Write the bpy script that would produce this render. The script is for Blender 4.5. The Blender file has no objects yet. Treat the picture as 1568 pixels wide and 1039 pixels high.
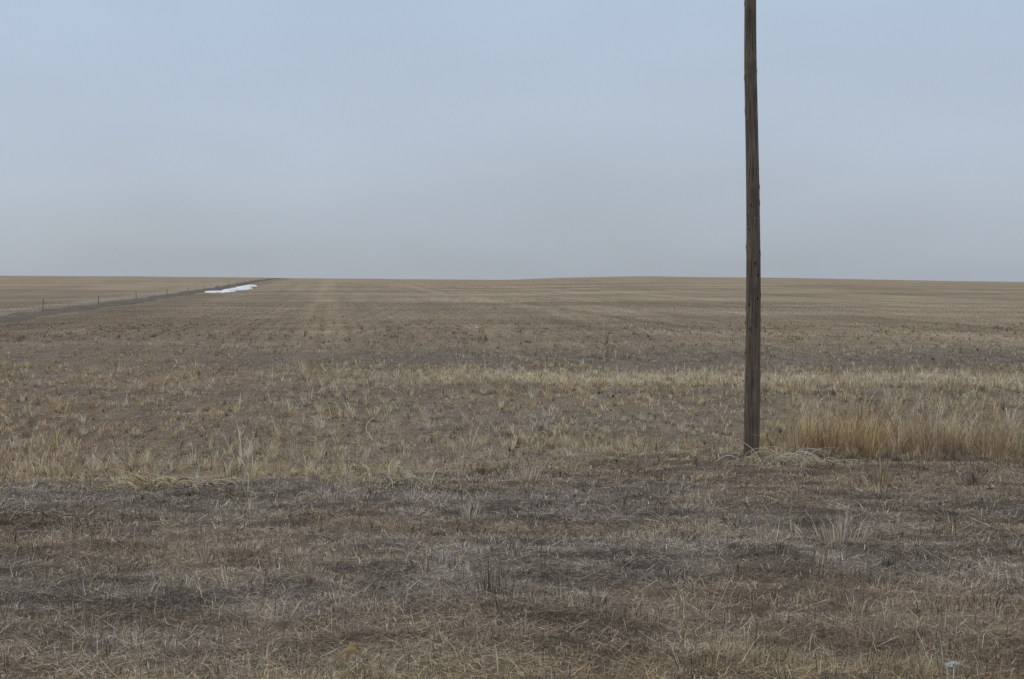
import bpy, math, numpy as np
rng=np.random.default_rng(7)
scene=bpy.context.scene
scene.view_settings.view_transform='Standard'
try: scene.view_settings.look='None'
except Exception: pass
scene.view_settings.exposure=0

# ------------------------------------------------------------ noise
def hsh(ix,iy,s):
    n=(ix.astype(np.int64)*374761393+iy.astype(np.int64)*668265263+s*1442695041)&0x7fffffff
    n=((n^(n>>13))*1274126177)&0x7fffffff
    n=((n^(n>>11))*1103515245)&0x7fffffff
    n=n^(n>>16)
    return (n&0xfffff)/float(0xfffff)
def vn(x,y,s=0):
    x=np.asarray(x,float);y=np.asarray(y,float)
    xi=np.floor(x);yi=np.floor(y);fx=x-xi;fy=y-yi
    fx=fx*fx*(3-2*fx);fy=fy*fy*(3-2*fy)
    a=hsh(xi,yi,s);b=hsh(xi+1,yi,s);c=hsh(xi,yi+1,s);d=hsh(xi+1,yi+1,s)
    return (a*(1-fx)+b*fx)*(1-fy)+(c*(1-fx)+d*fx)*fy
def fbm(x,y,s=0,o=3):
    t=0;a=1;w=0
    for i in range(o):
        t=t+a*vn(np.asarray(x)*2**i+17.3*i,np.asarray(y)*2**i+5.1*i,s+i);w+=a;a*=.5
    return t/w
def sst(a,b,x):
    t=np.clip((x-a)/(b-a),0,1);return t*t*(3-2*t)

# ------------------------------------------------------------ terrain
ROW=.148
_pd=np.linspace(-60,80,1401)
_pz=np.interp(_pd,[-60,-6,0,3,5.5,21,24,30,42,50,80],[0,.1,.05,0,-.11,-1.47,-1.62,-1.6,-1.57,-1.55,-1.5])
k=np.exp(-np.linspace(-2,2,31)**2);k/=k.sum()
_pz=np.convolve(np.pad(_pz,15,mode='edge'),k,'valid')
_cx=np.linspace(-700,700,1401)
_cz=np.interp(_cx,[-700,-253,-156,-59,0,21,63,115,192,231,253,320,700],[2.2,1.3,.6,-.5,-.7,.3,1.1,.3,-1.1,-3.3,-4.8,-6,-5.5])
k2=np.exp(-np.linspace(-2,2,35)**2);k2/=k2.sum()
_cz=np.convolve(np.pad(_cz,17,mode='edge'),k2,'valid')
def rr(X,d): return X+ROW*(d-95)+40
def height(X,d):
    X=np.asarray(X,float);d=np.asarray(d,float)
    z=np.interp(d,_pd,_pz)
    s=sst(60,600,d)
    z=z+s*(3.2+np.interp(X,_cx,_cz))
    q=np.clip((d-600)/1400,0,1)
    z=z-q*q*(3-2*q)*16
    tr=1-np.exp(-(rr(X,d)/6)**2)*sst(50,70,d)
    far=sst(70,140,d)
    z=z+far*(fbm(X/60,d/45,3,2)-.5)*.7*tr
    near=1-sst(60,90,d)
    z=z+near*((fbm(X/1.6,d/1.6,11,3)-.5)*.14+(vn(X/.22,d/.22,15)-.5)*.04)
    z=z+sst(30,60,d)*(1-sst(120,200,d))*(fbm(X/5,d/5,31,2)-.5)*.15*tr
    return z
def edge(X):
    b=np.interp(X,[-30,-6,-1.6,-.84,1.9,4.2,8.6,20],[13.5,14.6,16.4,18.2,20.4,21.6,20.4,20])
    return b+(fbm(X/.9,X*0+.5,41,3)-.5)*3.2

A=lambda *c: np.array(c,float)
def mix(c,d,f): return c*(1-f[...,None])+d*f[...,None]
def zones(X,d):
    """ground albedo, grass albedo, grass height"""
    o=np.ones(np.shape(X)+(3,))
    n1=fbm(X/2.2,d/1.4,51,3);n2=fbm(X/.5,d/.4,57,3);n3=fbm(X/7,d/3,61,3)
    # verge: flattened grey thatch over dark soil
    grey=A(.103,.090,.078);brown=A(.118,.093,.070)
    f=sst(.35,.65,n1*.6+n3*.4+X*.02+.12*sst(9,5,d))
    g=mix(o*grey,brown,f); g=mix(g,A(.155,.120,.082),sst(6.6,5.0,d)*.6)
    g=g*(.66+.68*sst(.25,.75,n2))[...,None]
    gr=mix(o*A(.272,.238,.200),A(.262,.213,.159),f); gr=mix(gr,A(.32,.248,.160),sst(6.6,5.0,d)*.7)
    gr=gr*(.75+.5*sst(.3,.7,n2))[...,None]
    h=.025+.04*n2+.04*sst(.6,.85,n1)
    # stubble zone
    e=edge(X); m=sst(-.3,2.0,d-e)
    sg=mix(o*A(.132,.113,.094),A(.19,.153,.113),n1)*(.7+.6*n2)[...,None]
    sb=mix(o*A(.355,.30,.226),A(.37,.288,.192),sst(.3,.7,n3))
    red=sst(-2,-13,X+(n3-.5)*8)*sst(60,20,d)
    sb=mix(sb,A(.32,.22,.14),red*.6); sg=mix(sg,A(.15,.112,.078),red*.6)
    sh=.05+.075*n1
    R=sst(4.5,6.5,X)*sst(0,.4,d-e)*sst(6,2.5,d-e)*(.55+.9*sst(.3,.7,fbm(X/1.3,d/1.3,63,2)))
    sh=sh+R*.28; sb=mix(sb,A(.39,.30,.20),np.clip(R,0,1)*.8)
    O=np.exp(-((X-6.1)/.9)**2)*R; sh=sh+np.clip(O,0,1)*.10; sb=mix(sb,A(.45,.31,.17),np.clip(O,0,1)*.8)
    rb=sst(4,9,X)*sst(24,28,d)
    sb=mix(sb,A(.30,.24,.172),rb*.5); sh=sh+rb*.06*sst(40,30,d)
    g=mix(g,sg,m);gr=mix(gr,sb,m);h=h*(1-m)+sh*m
    # light grass strip
    c=40.0+(fbm(X/6,X*0,71,2)-.5)*3-.04*X
    right=sst(-11,1,X)
    st=np.exp(-((d-c)/2.4)**4)*(right*(.8+.2*sst(.3,.6,n1))+(1-right)*sst(.45,.75,n1)*.6)
    st_c=mix(o*A(.29,.225,.155),A(.52,.44,.32),right*sst(.1,.45,n1+.25*right))
    g=mix(g,st_c*.8,st*.95);gr=mix(gr,st_c,st);h=h*(1-st)+st*(.11+.08*n1)
    # dark band behind
    db=np.exp(-((d-51-(n3-.5)*9)/6)**4)
    dk=db*(.3+.7*sst(-14,0,X))*(.6+.6*sst(.3,.7,n1))
    g=mix(g,A(.130,.113,.096),np.clip(dk,0,1)*.8);gr=mix(gr,A(.27,.232,.188),np.clip(dk,0,1)*.7)
    # big field
    fl=sst(50,70,d+(n3-.5)*14)
    r=rr(X,d)
    b1=fbm(X/70,d/13,81,3);b2=fbm(r/7,d/90,87,3);b3=fbm(r/1.3,d/40,88,2);b4=fbm(X/14,d/9,90,3)
    fg=mix(o*A(.190,.153,.108),A(.295,.240,.167),sst(.3,.7,b1*.5+b2*.2+b4*.3))
    fg=fg*(1+(b3-.5)*.38)[...,None]
    for r0,w0,a0 in ((24,.8,.28),(26,.7,.24),(46,.9,.16),(49,.8,-.16),(71,1.2,.14),(98,1.2,-.14),(131,1.5,.12),(16,1.0,-.15)):
        fg=fg*(1+a0*np.exp(-((r-r0)/w0)**2))[...,None]
    left=sst(20,-30,X+d*.1)*sst(330,120,d)
    fg=mix(fg,A(.150,.112,.080),left*.75*sst(.3,.6,b4+.1))
    fg=mix(fg,A(.255,.215,.17),sst(.6,.78,b4)*.45)
    fr=sst(250,520,d); fg=mix(fg,A(.265,.215,.152),fr*.6)
    g=mix(g,fg,fl);gr=mix(gr,fg*1.35,fl);h=h*(1-fl)+fl*(.06+.06*b4)
    v=np.exp(-((r-5)/2.5)**2)*sst(55,65,d)
    g=mix(g,A(.13,.10,.072),v*.6)
    v=np.exp(-((r+6)/2.2)**2)*sst(55,65,d)
    g=mix(g,A(.27,.24,.195),v*.6)
    return g,gr,h

# ------------------------------------------------------------ helpers
def mesh_np(name,V,loops,starts,totals,mat,col=None,smooth=False):
    me=bpy.data.meshes.new(name)
    me.vertices.add(len(V));me.vertices.foreach_set('co',np.ascontiguousarray(V,dtype=np.float32).ravel())
    me.loops.add(len(loops));me.loops.foreach_set('vertex_index',loops.astype(np.int32))
    me.polygons.add(len(starts));me.polygons.foreach_set('loop_start',starts.astype(np.int32))
    try: me.polygons.foreach_set('loop_total',totals.astype(np.int32))
    except Exception: pass
    if smooth: me.polygons.foreach_set('use_smooth',np.ones(len(starts),bool))
    me.update(calc_edges=True)
    if col is not None:
        a=me.color_attributes.new('Col','FLOAT_COLOR','POINT')
        c=np.ones((len(V),4),np.float32);c[:,:3]=col
        a.data.foreach_set('color',c.ravel())
    me.materials.append(mat)
    ob=bpy.data.objects.new(name,me);scene.collection.objects.link(ob)
    return ob
def grid(name,P,mat,col=None,smooth=True):
    n,m=P.shape[:2]
    idx=np.arange(n*m).reshape(n,m)
    q=np.stack([idx[:-1,:-1],idx[:-1,1:],idx[1:,1:],idx[1:,:-1]],-1).reshape(-1,4)
    return mesh_np(name,P.reshape(-1,3),q.ravel(),np.arange(len(q))*4,np.full(len(q),4),mat,None if col is None else col.reshape(-1,3),smooth)
def new_mat(name):
    m=bpy.data.materials.new(name);m.use_nodes=True
    nt=m.node_tree;b=nt.nodes['Principled BSDF'];b.inputs['Roughness'].default_value=.95
    b.inputs['Specular IOR Level'].default_value=.15
    return m,nt,b
def N(nt,t,**k):
    n=nt.nodes.new(t)
    for a,v in k.items(): setattr(n,a,v)
    return n
def noise(nt,vec,scale,detail=4,rough=.6):
    n=N(nt,'ShaderNodeTexNoise');n.inputs['Scale'].default_value=scale
    n.inputs['Detail'].default_value=detail;n.inputs['Roughness'].default_value=rough
    nt.links.new(vec,n.inputs['Vector']);return n.outputs['Fac']
def mrange(nt,v,a,b,c,d):
    n=N(nt,'ShaderNodeMapRange');nt.links.new(v,n.inputs['Value'])
    for i,x in zip(('From Min','From Max','To Min','To Max'),(a,b,c,d)): n.inputs[i].default_value=x
    return n.outputs['Result']
def math_(nt,op,a,b):
    n=N(nt,'ShaderNodeMath',operation=op)
    for i,x in enumerate((a,b)):
        if isinstance(x,(int,float)): n.inputs[i].default_value=x
        else: nt.links.new(x,n.inputs[i])
    return n.outputs[0]
def scalecol(nt,c,f):
    n=N(nt,'ShaderNodeVectorMath',operation='SCALE');nt.links.new(c,n.inputs[0]);nt.links.new(f,n.inputs['Scale']);return n.outputs[0]

# ground material
mg,nt,b=new_mat('ground_soil_thatch')
tc=N(nt,'ShaderNodeTexCoord').outputs['Object']
at=N(nt,'ShaderNodeAttribute',attribute_name='Col')
mp=N(nt,'ShaderNodeMapping');mp.inputs['Rotation'].default_value=(0,0,-math.atan(ROW));mp.inputs['Scale'].default_value=(2.4,.05,1)
nt.links.new(tc,mp.inputs['Vector'])
mp2=N(nt,'ShaderNodeMapping');mp2.inputs['Scale'].default_value=(.03,.22,1);nt.links.new(tc,mp2.inputs['Vector'])
f=mrange(nt,noise(nt,tc,55,6,.75),.3,.7,.35,1.65)
f=math_(nt,'MULTIPLY',f,mrange(nt,noise(nt,tc,6,5,.7),.3,.7,.7,1.3))
f=math_(nt,'MULTIPLY',f,mrange(nt,noise(nt,tc,.8,5,.7),.3,.7,.82,1.18))
f=math_(nt,'MULTIPLY',f,mrange(nt,noise(nt,mp.outputs[0],1,3,.6),.3,.7,.83,1.17))
f=math_(nt,'MULTIPLY',f,mrange(nt,noise(nt,mp2.outputs[0],1,5,.7),.3,.7,.80,1.20))
nt.links.new(scalecol(nt,at.outputs['Color'],f),b.inputs['Base Color'])
bp=N(nt,'ShaderNodeBump');bp.inputs['Strength'].default_value=.7;bp.inputs['Distance'].default_value=.03
nt.links.new(noise(nt,tc,40,5,.7),bp.inputs['Height']);nt.links.new(bp.outputs[0],b.inputs['Normal'])

dd=np.concatenate([np.linspace(-60,3,60),np.geomspace(3.05,6000,820)])
uu=np.linspace(-1,1,760);xx=6*np.sinh(uu*7.2)
XX,DD=np.meshgrid(xx,dd)
ZZ=height(XX,DD)
g,_,_=zones(XX,DD)
grid('ground',np.stack([XX,DD,ZZ],-1),mg,g)

# ------------------------------------------------------------ dirt track
mt,nt,b=new_mat('track_mud_gravel')
tc=N(nt,'ShaderNodeTexCoord').outputs['Object']
cr=N(nt,'ShaderNodeValToRGB');cr.color_ramp.elements[0].position=.32;cr.color_ramp.elements[0].color=(.060,.053,.048,1)
cr.color_ramp.elements[1].position=.68;cr.color_ramp.elements[1].color=(.15,.125,.102,1)
nt.links.new(noise(nt,tc,.45,9,.8),cr.inputs[0]);nt.links.new(cr.outputs[0],b.inputs['Base Color'])
td=np.linspace(20,640,700)
prof=[(-2.9,-.3),(-1.9,.05),(-1.0,.02),(0,.10),(1.0,.02),(1.9,.05),(2.9,-.3)]
P=np.zeros((len(td),len(prof),3))
for j,(r,dz) in enumerate(prof):
    rj=r+(fbm(td/6,td*0+j,91,3)-.5)*2.2*(abs(r)>1.5)
    X=rj-40-ROW*(td-95)
    P[:,j]=np.stack([X,td,height(X,td)+dz+(vn(td/2.5,td*0+j*3,93)-.5)*.10],-1)
grid('dirt_track',P,mt)

# snow left in the ditch
ms,nt,b=new_mat('old_snow')
tc=N(nt,'ShaderNodeTexCoord').outputs['Object']
cr=N(nt,'ShaderNodeValToRGB');cr.color_ramp.elements[0].position=.35;cr.color_ramp.elements[0].color=(.45,.47,.50,1);cr.color_ramp.elements[1].position=.6;cr.color_ramp.elements[1].color=(.80,.83,.88,1)
nt.links.new(noise(nt,tc,.8,5,.7),cr.inputs[0]);nt.links.new(cr.outputs[0],b.inputs['Base Color'])
sd=np.linspace(218,322,200)
tt=np.linspace(-1,1,11)
P=np.zeros((len(sd),len(tt),3))
wd=2.2*np.sqrt(np.clip(np.minimum((sd-222)/8,(318-sd)/14),0,1))*(.2+1.2*fbm(sd/4,sd*0,95,3))*(.05+.95*sst(0,8,abs(sd-247)))
cn=4.6+(sd-230)*.010+(fbm(sd/7,sd*0+3,97,3)-.5)*3.2
for j,t in enumerate(tt):
    X=cn+wd*t-40-ROW*(sd-95)
    P[:,j]=np.stack([X,sd,height(X,sd)+np.where(wd>.05,.30*(1-t**4)-.04,-.2)],-1)
grid('snow_patch',P,ms)

# ------------------------------------------------------------ grass blades
def blades5(p,h,w,lean,az,bend):
    n=len(p)
    dirx=np.cos(az);diry=np.sin(az)
    a1=lean;a2=lean+bend
    m=p+np.stack([dirx*np.sin(a1),diry*np.sin(a1),np.cos(a1)],-1)*(h*.55)[:,None]
    t=m+np.stack([dirx*np.sin(a2),diry*np.sin(a2),np.cos(a2)],-1)*(h*.45)[:,None]
    wa=rng.uniform(0,2*np.pi,n)
    wa=np.where(rng.uniform(0,1,n)<.6,az+np.pi/2,wa)
    s=np.stack([np.cos(wa),np.sin(wa),np.zeros(n)],-1)*(w*.5)[:,None]
    return np.stack([p-s,p+s,m-s*.9,m+s*.9,t],1)
def build_grass(name,parts,mat):
    V=np.concatenate([q[0] for q in parts]);C=np.concatenate([q[1] for q in parts])
    n=len(V);base=np.arange(n)*5
    L=np.stack([base,base+1,base+3,base+2,base+2,base+3,base+4],1).ravel()
    s=np.stack([np.arange(n)*7,np.arange(n)*7+4],1).ravel();t=np.tile([4,3],n)
    return mesh_np(name,V.reshape(-1,3),L,s,t,mat,np.repeat(C,5,axis=0))
def straw_mat(name):
    m,nt,b=new_mat(name)
    at=N(nt,'ShaderNodeAttribute',attribute_name='Col')
    df=N(nt,'ShaderNodeBsdfDiffuse');tl=N(nt,'ShaderNodeBsdfTranslucent');mx=N(nt,'ShaderNodeMixShader');mx.inputs[0].default_value=.2
    for s in (df,tl): nt.links.new(at.outputs['Color'],s.inputs['Color'])
    nt.links.new(df.outputs[0],mx.inputs[1]);nt.links.new(tl.outputs[0],mx.inputs[2])
    nt.links.new(mx.outputs[0],nt.nodes['Material Output'].inputs[0])
    return m
mstraw=straw_mat('dry_grass_straw')

def scatter(n,d0,d1,a=.54):
    d=d0*np.exp(rng.uniform(0,1,n)*math.log(d1/d0))
    return rng.uniform(-a,a,n)*(d+2),d
def jitcol(c,n,v=.3,hue=.05):
    return c*np.exp(rng.normal(0,v,n))[:,None]*np.exp(rng.normal(0,hue,(n,3))*A(.4,.0,.9))
def mkparts(X,d,lit,hs=1,ws=1,cv=.3,colmul=None,hfix=None,spread=.33):
    g,gr,h=zones(X,d);n=len(X)
    p=np.stack([X,d,height(X,d)-.005],-1)
    hh=(h if hfix is None else hfix)*hs*np.exp(rng.normal(0,.3,n))
    az=rng.uniform(0,2*np.pi,n)
    if lit:
        lean=rng.uniform(1.3,1.6,n);bend=rng.normal(0.0,.15,n);p[:,2]+=rng.uniform(.002,.03,n)
    else:
        lean=np.abs(rng.normal(0,spread,n));bend=np.abs(rng.normal(.15,.4,n))
    w=np.maximum(.0026,d*.00042)*ws*rng.uniform(.6,1.4,n)
    c=jitcol(gr,n,cv)
    if colmul is not None: c=c*colmul
    c=np.clip(c,0,.7)
    return blades5(p,hh,w,lean,az,bend),c
def keep(X,d,f):
    k=rng.uniform(0,1,len(X))<f;return X[k],d[k]
def clumps(nc,nb,d0,d1,cond,rad,hmul,cm=1.0,cv=.3,outw=1.0,ws=1.15,rows=0,base=0.0,elong=1.0):
    X,d=scatter(nc,d0,d1)
    if rows:
        r=rr(X,d);r2=np.round(r/rows)*rows+rng.normal(0,rows*.15,len(r));X=X+(r2-r)
    k=cond(X,d);X,d=X[k],d[k];m=len(X)
    cs=np.exp(rng.normal(0,.35,m));cc=np.exp(rng.normal(0,.25,m))[:,None]*np.exp(rng.normal(0,.07,(m,3))*A(.5,0,1))
    i=np.repeat(np.arange(m),nb)
    i=i[rng.uniform(0,1,len(i))<np.clip(rng.uniform(.2,1.2,m),0,1)[i]];n=len(i)
    ang=rng.uniform(0,2*np.pi,n);r=np.abs(rng.normal(0,1,n))*rad*cs[i]
    bx=X[i]+np.cos(ang)*r*elong;bd=d[i]+np.sin(ang)*r
    g,gr,h=zones(bx,bd)
    p=np.stack([bx,bd,height(bx,bd)-.005],-1)
    hh=(h*hmul+base)*cs[i]*np.exp(rng.normal(0,.28,n))
    lean=np.clip(r/(rad*cs[i]),0,2.2)*.28*outw+np.abs(rng.normal(0,.15,n));bend=np.abs(rng.normal(.1,.45,n))
    w=np.maximum(.0026,bd*.00042)*ws*rng.uniform(.6,1.4,n)
    c=np.clip(jitcol(gr*cc[i]*cm,n,cv),0,.7)
    return blades5(p,hh,w,lean,ang,bend),c
verge=[];stub=[];field=[]
onv=lambda X,d:d<edge(X)
X,d=scatter(320000,3.8,25);k=onv(X,d-2.5);X,d=X[k],d[k]
verge.append(mkparts(X,d,True,1,.9,.6,hfix=.03+.10*rng.uniform(0,1,len(X))**2))
X,d=scatter(150000,3.8,24);k=onv(X,d);X,d=X[k],d[k]
X,d=keep(X,d,.12+1.0*sst(.4,.7,fbm(X/.28,d/.28,101,2)))
verge.append(mkparts(X,d,False,1,.9,.5,spread=.8))
X,d=scatter(24000,3.8,24);k=onv(X,d);X,d=X[k],d[k]
verge.append(mkparts(X,d,True,1,1.0,.3,colmul=A(1.85,1.74,1.52),hfix=rng.uniform(.06,.3,len(X))**1.2))
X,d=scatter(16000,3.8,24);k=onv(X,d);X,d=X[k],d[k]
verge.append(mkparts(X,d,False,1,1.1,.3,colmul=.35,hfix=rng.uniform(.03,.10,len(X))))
verge.append(clumps(2200,26,4,23,onv,.055,.9,1.25,.4,outw=1.8,base=.025,elong=1.4))
verge.append(clumps(34,110,7,22,onv,.10,1.2,1.2,.4,base=.08))
verge.append(clumps(800,26,4,23,onv,.07,.8,.42,outw=1.8,base=.02,elong=1.3))
# stubble zone
inst=lambda X,d:(d>edge(X))
def thin(X,d):  # sparser near the edge of the verge, left of the pole
    return np.where(X<4.5,.30+.70*sst(0,6,d-edge(X)),1.0)
X,d=scatter(115000,13,46);k=inst(X,d);X,d=X[k],d[k]
stub.append(mkparts(X,d,True,1,1.0,.5,hfix=.05+.12*rng.uniform(0,1,len(X))**2))
X,d=scatter(38000,13,46);k=inst(X,d);X,d=X[k],d[k];X,d=keep(X,d,thin(X,d))
stub.append(mkparts(X,d,False,.8,.95,.4,spread=.6))
stub.append(clumps(10500,18,13,46,lambda X,d:inst(X,d)&(rng.uniform(0,1,len(X))<thin(X,d)*(.2+.8*sst(.3,.6,fbm(X/1.5,d/2,111,2)))),.033,1.1,1.5,rows=.42,base=.04))
stub.append(clumps(1600,14,13,36,inst,.06,.8,.42))
stub.append(clumps(260,30,13,26,lambda X,d:(d>edge(X)-1.2)&(d<edge(X)+4)&(X<5),.055,.7,1.35,base=.09))
def tall(X,d):
    e=edge(X);return (d>e)&(d<e+3.5)&(X>4.9)&(rng.uniform(0,1,len(X))<.2+.8*sst(.3,.65,fbm(X/.8,d/.8,119,2)))
stub.append(clumps(6500,26,18,26,tall,.10,1.0,1.0,.34,.9,.9))
stub.append(clumps(7500,13,36,45,lambda X,d:(abs(d-40+.04*X)<2.9)&(rng.uniform(0,1,len(X))<(.10+.90*sst(-11,1,X))*(.5+.5*sst(.25,.6,fbm(X/1.5,d/1.5,123,2)))),.12,1.0,1.0,.22,.8))
# field
offt=lambda X,d:abs(rr(X,d))>3
X,d=scatter(120000,44,150);k=offt(X,d);X,d=X[k],d[k]
rw=np.cos(rr(X,d)/.84*2*np.pi);X,d=keep(X,d,.5+.45*rw)
field.append(mkparts(X,d,False,.8,.9,.3))
X,d=scatter(70000,44,120);k=offt(X,d);X,d=X[k],d[k]
field.append(mkparts(X,d,True,1,1.0,.35,hfix=rng.uniform(.08,.2,len(X))))
field.append(clumps(6500,11,43,85,lambda X,d:offt(X,d)&(rng.uniform(0,1,len(X))<.25+.75*sst(.35,.65,fbm(X/5,d/5,117,2))),.08,1.0,1.25,rows=.84,base=.04))
field.append(clumps(350,12,43,75,offt,.10,.9,.62,base=.02))
build_grass('verge_grass',verge,mstraw)
build_grass('stubble_grass',stub,mstraw)
build_grass('field_stubble',field,mstraw)

# ------------------------------------------------------------ tubes
def tube_mesh(name,paths,radii,cols,mat,sides=5):
    Vs=[];Ls=[];Cs=[];off=0
    for pts,r,c in zip(paths,radii,cols):
        pts=np.array(pts);n=len(pts)
        T=np.gradient(pts,axis=0);T/=np.linalg.norm(T,axis=1)[:,None]+1e-9
        up=np.array([.31,.52,.79]);U=np.cross(T,up);U/=np.linalg.norm(U,axis=1)[:,None]+1e-9;W=np.cross(T,U)
        rad=np.broadcast_to(r,(n,))
        a=2*np.pi*np.arange(sides)/sides
        ring=pts[:,None]+(U[:,None]*np.cos(a)[None,:,None]+W[:,None]*np.sin(a)[None,:,None])*rad[:,None,None]
        Vs.append(ring.reshape(-1,3));Cs.append(np.tile(c,(n*sides,1)))
        idx=off+np.arange(n*sides).reshape(n,sides);nx=np.roll(idx,-1,axis=1)
        Ls.append(np.stack([idx[:-1],nx[:-1],nx[1:],idx[1:]],-1).reshape(-1,4));off+=n*sides
    V=np.concatenate(Vs);L=np.concatenate(Ls);C=np.concatenate(Cs)
    return mesh_np(name,V,L.ravel(),np.arange(len(L))*4,np.full(len(L),4),mat,C,True)
def reed_clump(name,cx,cd,n,L,spread,col,rad=.006,flat=.5):
    paths=[];radii=[];cols=[]
    for i in range(n):
        az=rng.uniform(0,2*np.pi)
        l=L*rng.uniform(.4,1.1);bx=cx+rng.normal(0,spread);bd=cd+rng.normal(0,spread*.6)
        el=rng.uniform(.25,1.3)*(1-flat*.5);cur=rng.uniform(.7,2.6)
        pos=np.array([bx,bd,float(height(bx,bd))]);pts=[pos.copy()]
        twist=rng.normal(0,.7)
        for s in range(9):
            e=el-cur*(s/8);a=az+twist*s/8
            pos=pos+np.array([math.cos(a)*math.cos(e),math.sin(a)*math.cos(e),math.sin(e)])*l/9
            gz=float(height(pos[0],pos[1]))+.015
            if pos[2]<gz: pos[2]=gz
            pts.append(pos.copy())
        paths.append(pts);radii.append(rad*rng.uniform(.5,1.2)*np.linspace(1,.35,10))
        cols.append(np.clip(np.array(col)*math.exp(rng.normal(0,.35)),0,.7))
    return tube_mesh(name,paths,radii,cols,mstraw)
S=(.54,.46,.33)
reed_clump('dead_reed_clump',-4.72,15.7,60,.58,.17,(.54,.42,.26),.010,.3)
reed_clump('dead_reed_clump',-4.2,15.7,50,.52,.22,S,.009,.4)
reed_clump('dead_reed_clump',-5.5,15.9,40,.42,.45,(.44,.36,.25),.007)
reed_clump('dead_reed_clump',-1.45,15.9,80,.60,.32,(.50,.42,.30),.0065,.3)
reed_clump('dead_reed_clump',-6.4,14.3,40,.42,.3,(.44,.36,.24),.006,.3)
reed_clump('dead_reed_clump',4.5,20.7,60,.95,.3,(.52,.455,.35),.010,.2)
reed_clump('dead_reed_clump',5.2,20.9,40,.9,.35,(.54,.47,.36),.010,.5)
reed_clump('dead_reed_clump',-3.3,11.6,50,.28,.12,(.38,.32,.24),.004,.0)
reed_clump('dead_reed_clump',-5.0,12.0,60,.45,.4,(.17,.13,.10),.005)
reed_clump('dead_reed_clump',-4.2,11.4,35,.4,.3,(.15,.115,.09),.005)
reed_clump('dead_reed_clump',.9,11.8,80,.4,.5,(.40,.36,.31),.004)
reed_clump('dead_reed_clump',-1.9,10.6,55,.30,.12,(.40,.34,.27),.0035,.0)
reed_clump('dead_reed_clump',3.0,13.5,50,.3,.5,(.38,.33,.27),.004,.4)

paths=[];radii=[];cols=[]
X,d=scatter(1900,13,34,.5);k=(d>edge(X)-1.5)&((X<5)|(d>25));X,d=X[k],d[k]
for x,y in zip(X,d):
    az=rng.uniform(0,2*np.pi);l=rng.uniform(.12,.40);e=rng.uniform(.5,1.5);c=rng.uniform(.2,2.6)
    pos=np.array([x,y,float(height(x,y))-.01]);pts=[pos.copy()]
    for s in range(5):
        ee=e-c*s/4;pos=pos+np.array([math.cos(az)*math.cos(ee),math.sin(az)*math.cos(ee),math.sin(ee)])*l/5;pts.append(pos.copy())
    paths.append(pts);radii.append(np.linspace(1,.5,6)*max(.004,y*.0003)*rng.uniform(.7,1.5));cols.append(np.clip(np.array((.54,.44,.29))*math.exp(rng.normal(0,.3)),0,.7))
tube_mesh('bent_reeds',paths,radii,cols,mstraw,4)

# ------------------------------------------------------------ utility pole
mp_,nt,b=new_mat('weathered_pole_wood')
tcn=N(nt,'ShaderNodeTexCoord').outputs['Object']
mpg=N(nt,'ShaderNodeMapping');mpg.inputs['Scale'].default_value=(14,14,.55);nt.links.new(tcn,mpg.inputs['Vector'])
gr_=noise(nt,mpg.outputs[0],3,6,.7)
cr=N(nt,'ShaderNodeValToRGB');e=cr.color_ramp.elements
e[0].position=.3;e[0].color=(.045,.036,.030,1);e[1].position=.72;e[1].color=(.24,.20,.165,1)
m1=e.new(.5);m1.color=(.135,.106,.084,1)
nt.links.new(gr_,cr.inputs[0])
f=mrange(nt,noise(nt,tcn,2.2,4,.6),.3,.7,.75,1.25)
nt.links.new(scalecol(nt,cr.outputs[0],f),b.inputs['Base Color'])
bp=N(nt,'ShaderNodeBump');bp.inputs['Strength'].default_value=.6;bp.inputs['Distance'].default_value=.012
nt.links.new(gr_,bp.inputs['Height']);nt.links.new(bp.outputs[0],b.inputs['Normal'])
mk,nt,b=new_mat('knot_dark');b.inputs['Base Color'].default_value=(.018,.014,.012,1)
px,pd=4.36,22.0;pz=float(height(px,pd))
nz,na=420,48
zz=np.linspace(-.4,11.0,nz);aa=np.linspace(0,2*np.pi,na,endpoint=False)
Z,AN=np.meshgrid(zz,aa,indexing='ij')
R0=lambda z:.144-.0050*z
R=R0(Z)+.006*(fbm(np.cos(AN)*3+9,np.sin(AN)*3+Z*.8+9,201,3)-.5)
crack=np.clip(vn(AN/(2*np.pi)*30,Z*.35,203)-.72,0,1);R=R-crack*.03
kn=[(rng.uniform(.2,10.5),rng.uniform(0,2*np.pi)) for _ in range(80)]
for kz,ka in kn:
    da=np.angle(np.exp(1j*(AN-ka)));q=np.exp(-((Z-kz)/.05)**2-(da*R/.035)**2);R=R+q*.009
lean=lambda z:(-.012*z+.045*np.sin(np.clip(z,0,7)*.45))
P=np.stack([lean(Z)+R*np.cos(AN),R*np.sin(AN),Z],-1)
P=np.concatenate([P,P[:,:1]],1)
top=P[-1:].copy();top[...,0]=lean(11.0);top[...,1]=0;top[...,2]=11.08
P=np.concatenate([P,top],0)
body=grid('shaft',P,mp_)
pole=bpy.data.objects.new('utility_pole',None);scene.collection.objects.link(pole);pole.location=(px,pd,pz)
body.parent=pole
import bmesh
bm=bmesh.new()
from mathutils import Matrix,Vector
allk=[(z,a,.019) for z,a in kn]+[(rng.uniform(.3,9),rng.uniform(np.pi,2*np.pi),.010) for _ in range(60)]
for z,a,s in allk:
    Rr=R0(z)+(.003 if s>.015 else -.003)
    c=Vector((float(lean(z))+Rr*math.cos(a),Rr*math.sin(a),z))
    M=Matrix.Translation(c)@Matrix.Rotation(a,4,'Z')@Matrix.Diagonal((.45,1,1.5*rng.uniform(.7,1.3),1))
    bmesh.ops.create_icosphere(bm,subdivisions=1,radius=s*rng.uniform(.6,1.2),matrix=M)
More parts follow.
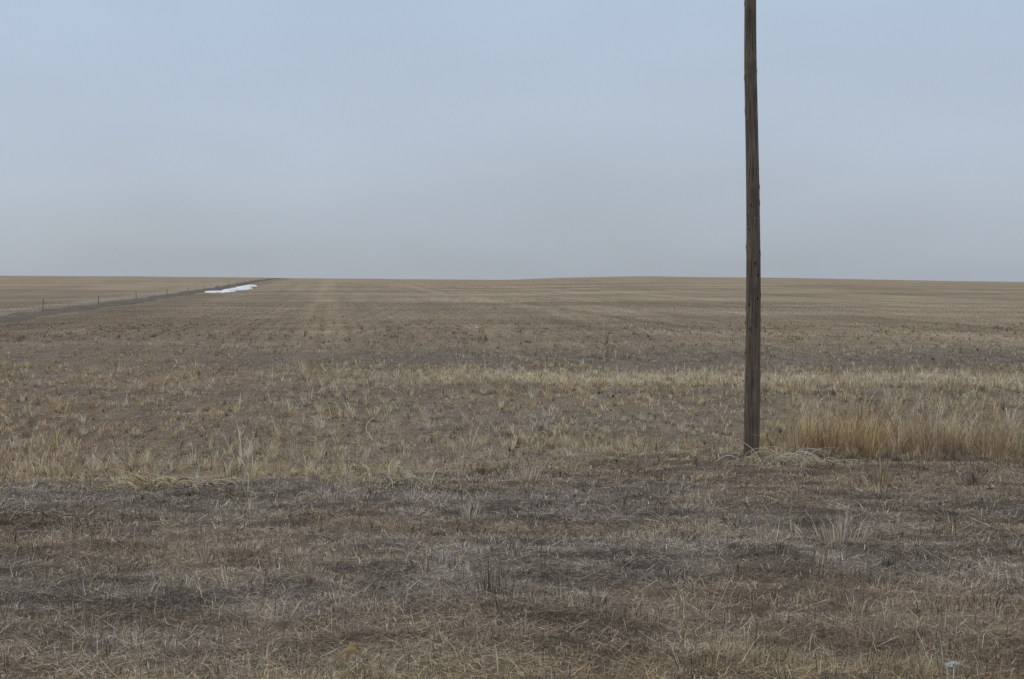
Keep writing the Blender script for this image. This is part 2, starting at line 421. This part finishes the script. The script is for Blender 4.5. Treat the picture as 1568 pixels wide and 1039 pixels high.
me=bpy.data.meshes.new('knots_and_nails');bm.to_mesh(me);bm.free();me.materials.append(mk)
ko=bpy.data.objects.new('knots_and_nails',me);scene.collection.objects.link(ko);ko.parent=pole

# ------------------------------------------------------------ wire fence
mw,nt,b=new_mat('fence_post_wood')
tcn=N(nt,'ShaderNodeTexCoord').outputs['Object'];cr=N(nt,'ShaderNodeValToRGB')
cr.color_ramp.elements[0].color=(.13,.11,.09,1);cr.color_ramp.elements[1].color=(.26,.22,.18,1)
nt.links.new(noise(nt,tcn,9,4),cr.inputs[0]);nt.links.new(cr.outputs[0],b.inputs['Base Color'])
mwi,nt,b=new_mat('fence_wire');b.inputs['Base Color'].default_value=(.2,.2,.2,1);b.inputs['Metallic'].default_value=.6;b.inputs['Roughness'].default_value=.6
fence=bpy.data.objects.new('wire_fence',None);scene.collection.objects.link(fence)
tops=[];paths=[];radii=[];cols=[]
for i,y in enumerate(np.arange(55,480,15.0)):
    big=(i%2==0)
    y=y+rng.normal(0,1.6)
    x=-44.9-ROW*(y-115)+rng.normal(0,.1);z=float(height(x,y))
    h=1.0+rng.normal(0,.12) if big else .9
    r=.045 if big else .012
    lx,ly=rng.normal(0,.07,2)
    pts=[[x+lx*t,y+ly*t,z-.2+(h+.2)*t] for t in (0,.2,.4,.6,.8,.97,1)]
    paths.append(pts);radii.append(np.array([1.05,1.02,1,.98,.96,.93,.3])*r);cols.append((.1,.1,.1));tops.append((x,y,z,h))
o=tube_mesh('posts',paths,radii,cols,mw,8);o.parent=fence
paths=[];radii=[];cols=[]
for hgt in (.35,.6,.85):
    pts=[]
    for (a,b_) in zip(tops[:-1],tops[1:]):
        for t in (0,.25,.5,.75):
            pts.append([a[0]*(1-t)+b_[0]*t,a[1]*(1-t)+b_[1]*t,(a[2]*(1-t)+b_[2]*t)+hgt-.06*4*t*(1-t)])
    paths.append(pts);radii.append(.003);cols.append((.2,.2,.2))
o=tube_mesh('wires',paths,radii,cols,mwi,4);o.parent=fence

# ------------------------------------------------------------ litter and curled leaf
ml,nt,b=new_mat('pale_blue_plastic');b.inputs['Base Color'].default_value=(.32,.40,.45,1);b.inputs['Roughness'].default_value=.35;b.inputs['Specular IOR Level'].default_value=.5
lx,ly=2.08,5.66;lz=float(height(lx,ly))
a=np.linspace(0,2*np.pi,33);v=np.linspace(0,1,15)
AA,VV=np.meshgrid(a,v)
rad=np.interp(VV,[0,.08,.5,.8,.9,1],[.0,.022,.026,.022,.012,.011])*(1+.7*(fbm(np.cos(AA)*2.5+5,np.sin(AA)*2.5+VV*5+5,211,3)-.5))
L=.09
P=np.stack([VV*L-.04,rad*np.cos(AA),rad*.6*np.sin(AA)+.016],-1)
cz,sz=math.cos(.5),math.sin(.5)
P=np.stack([P[...,0]*cz-P[...,1]*sz+lx,P[...,0]*sz+P[...,1]*cz+ly,P[...,2]+lz+.016],-1)
grid('crushed_plastic_bottle',P,ml)
def leaf(name,x,y,L,az,col):
    u=np.linspace(0,1,16);v=np.linspace(-1,1,7);Vv,Uu=np.meshgrid(v,u)
    w=.014*np.sin(np.pi*np.clip(Uu*.9+.08,0,1))
    al=Uu*L;zc=.03+.06*np.sin(Uu*2.6)+.02*Vv**2
    P=np.stack([x+np.cos(az)*al-np.sin(az)*w*Vv,y+np.sin(az)*al+np.cos(az)*w*Vv,float(height(x,y))+zc],-1)
    return grid(name,P,mstraw,np.tile(np.array(col),(P.shape[0],P.shape[1],1)))
leaf('curled_dry_leaf',-.86,5.74,.14,.25,(.44,.34,.20))
leaf('curled_dry_leaf',-.80,5.78,.11,1.1,(.38,.28,.17))

# ------------------------------------------------------------ sky, light
w=bpy.data.worlds.new('World');scene.world=w;w.use_nodes=True;nt=w.node_tree
bg=nt.nodes['Background']
sun_el,sun_az=38,-60
sk=N(nt,'ShaderNodeTexSky');sk.sky_type='NISHITA';sk.sun_disc=False;sk.sun_elevation=math.radians(sun_el);sk.sun_rotation=math.radians(sun_az)
tc=N(nt,'ShaderNodeTexCoord').outputs['Generated']
sx=N(nt,'ShaderNodeSeparateXYZ');nt.links.new(tc,sx.inputs[0])
mpc=N(nt,'ShaderNodeMapping');mpc.inputs['Scale'].default_value=(1.6,1.6,4);nt.links.new(tc,mpc.inputs[0])
cl=noise(nt,mpc.outputs[0],1.3,3,.45)
cl2=noise(nt,mpc.outputs[0],2.6,4,.5)
zz_=math_(nt,'ADD',sx.outputs['Z'],mrange(nt,cl,.3,.7,-.025,.025))
cr=N(nt,'ShaderNodeValToRGB');e=cr.color_ramp.elements
def s2l(c): return tuple(((x/255)/12.92 if x/255<.04045 else ((x/255+.055)/1.055)**2.4) for x in c)+(1,)
e[0].position=0;e[0].color=s2l((165,173,183))
e[1].position=1;e[1].color=(1.0,1.0,1.0,1)
for p,c in ((.03,(172,181,192)),(.075,(178,189,202)),(.13,(180,193,209)),(.22,(180,196,215)),(.30,(183,200,221))):
    q=e.new(p);q.color=s2l(c)
q=e.new(.55);q.color=(.84,.87,.90,1)
nt.links.new(zz_,cr.inputs[0])
mul=N(nt,'ShaderNodeVectorMath',operation='SCALE');nt.links.new(cr.outputs[0],mul.inputs[0])
nt.links.new(mrange(nt,cl2,.3,.7,9.65,10.35),mul.inputs['Scale'])
mx=N(nt,'ShaderNodeMix',data_type='RGBA');mx.inputs[0].default_value=.95
nt.links.new(sk.outputs[0],mx.inputs[6]);nt.links.new(mul.outputs[0],mx.inputs[7])
nt.links.new(mx.outputs[2],bg.inputs[0]);bg.inputs[1].default_value=.1
ld=bpy.data.lights.new('sun','SUN');ld.energy=.75;ld.angle=math.radians(25);ld.color=(1,.97,.92)
lo=bpy.data.objects.new('sun',ld);scene.collection.objects.link(lo)
az=math.radians(sun_az)
v=Vector((math.sin(az)*math.cos(math.radians(sun_el)),math.cos(az)*math.cos(math.radians(sun_el)),math.sin(math.radians(sun_el))))
lo.rotation_euler=v.to_track_quat('Z','Y').to_euler()

cam=bpy.data.cameras.new('camera');co=bpy.data.objects.new('camera',cam);scene.collection.objects.link(co)
cam.lens=42.7;cam.sensor_width=36;cam.clip_end=20000;cam.clip_start=.1
co.location=(0,0,1.7);co.rotation_euler=(math.radians(90-2.85),0,0)
scene.camera=co
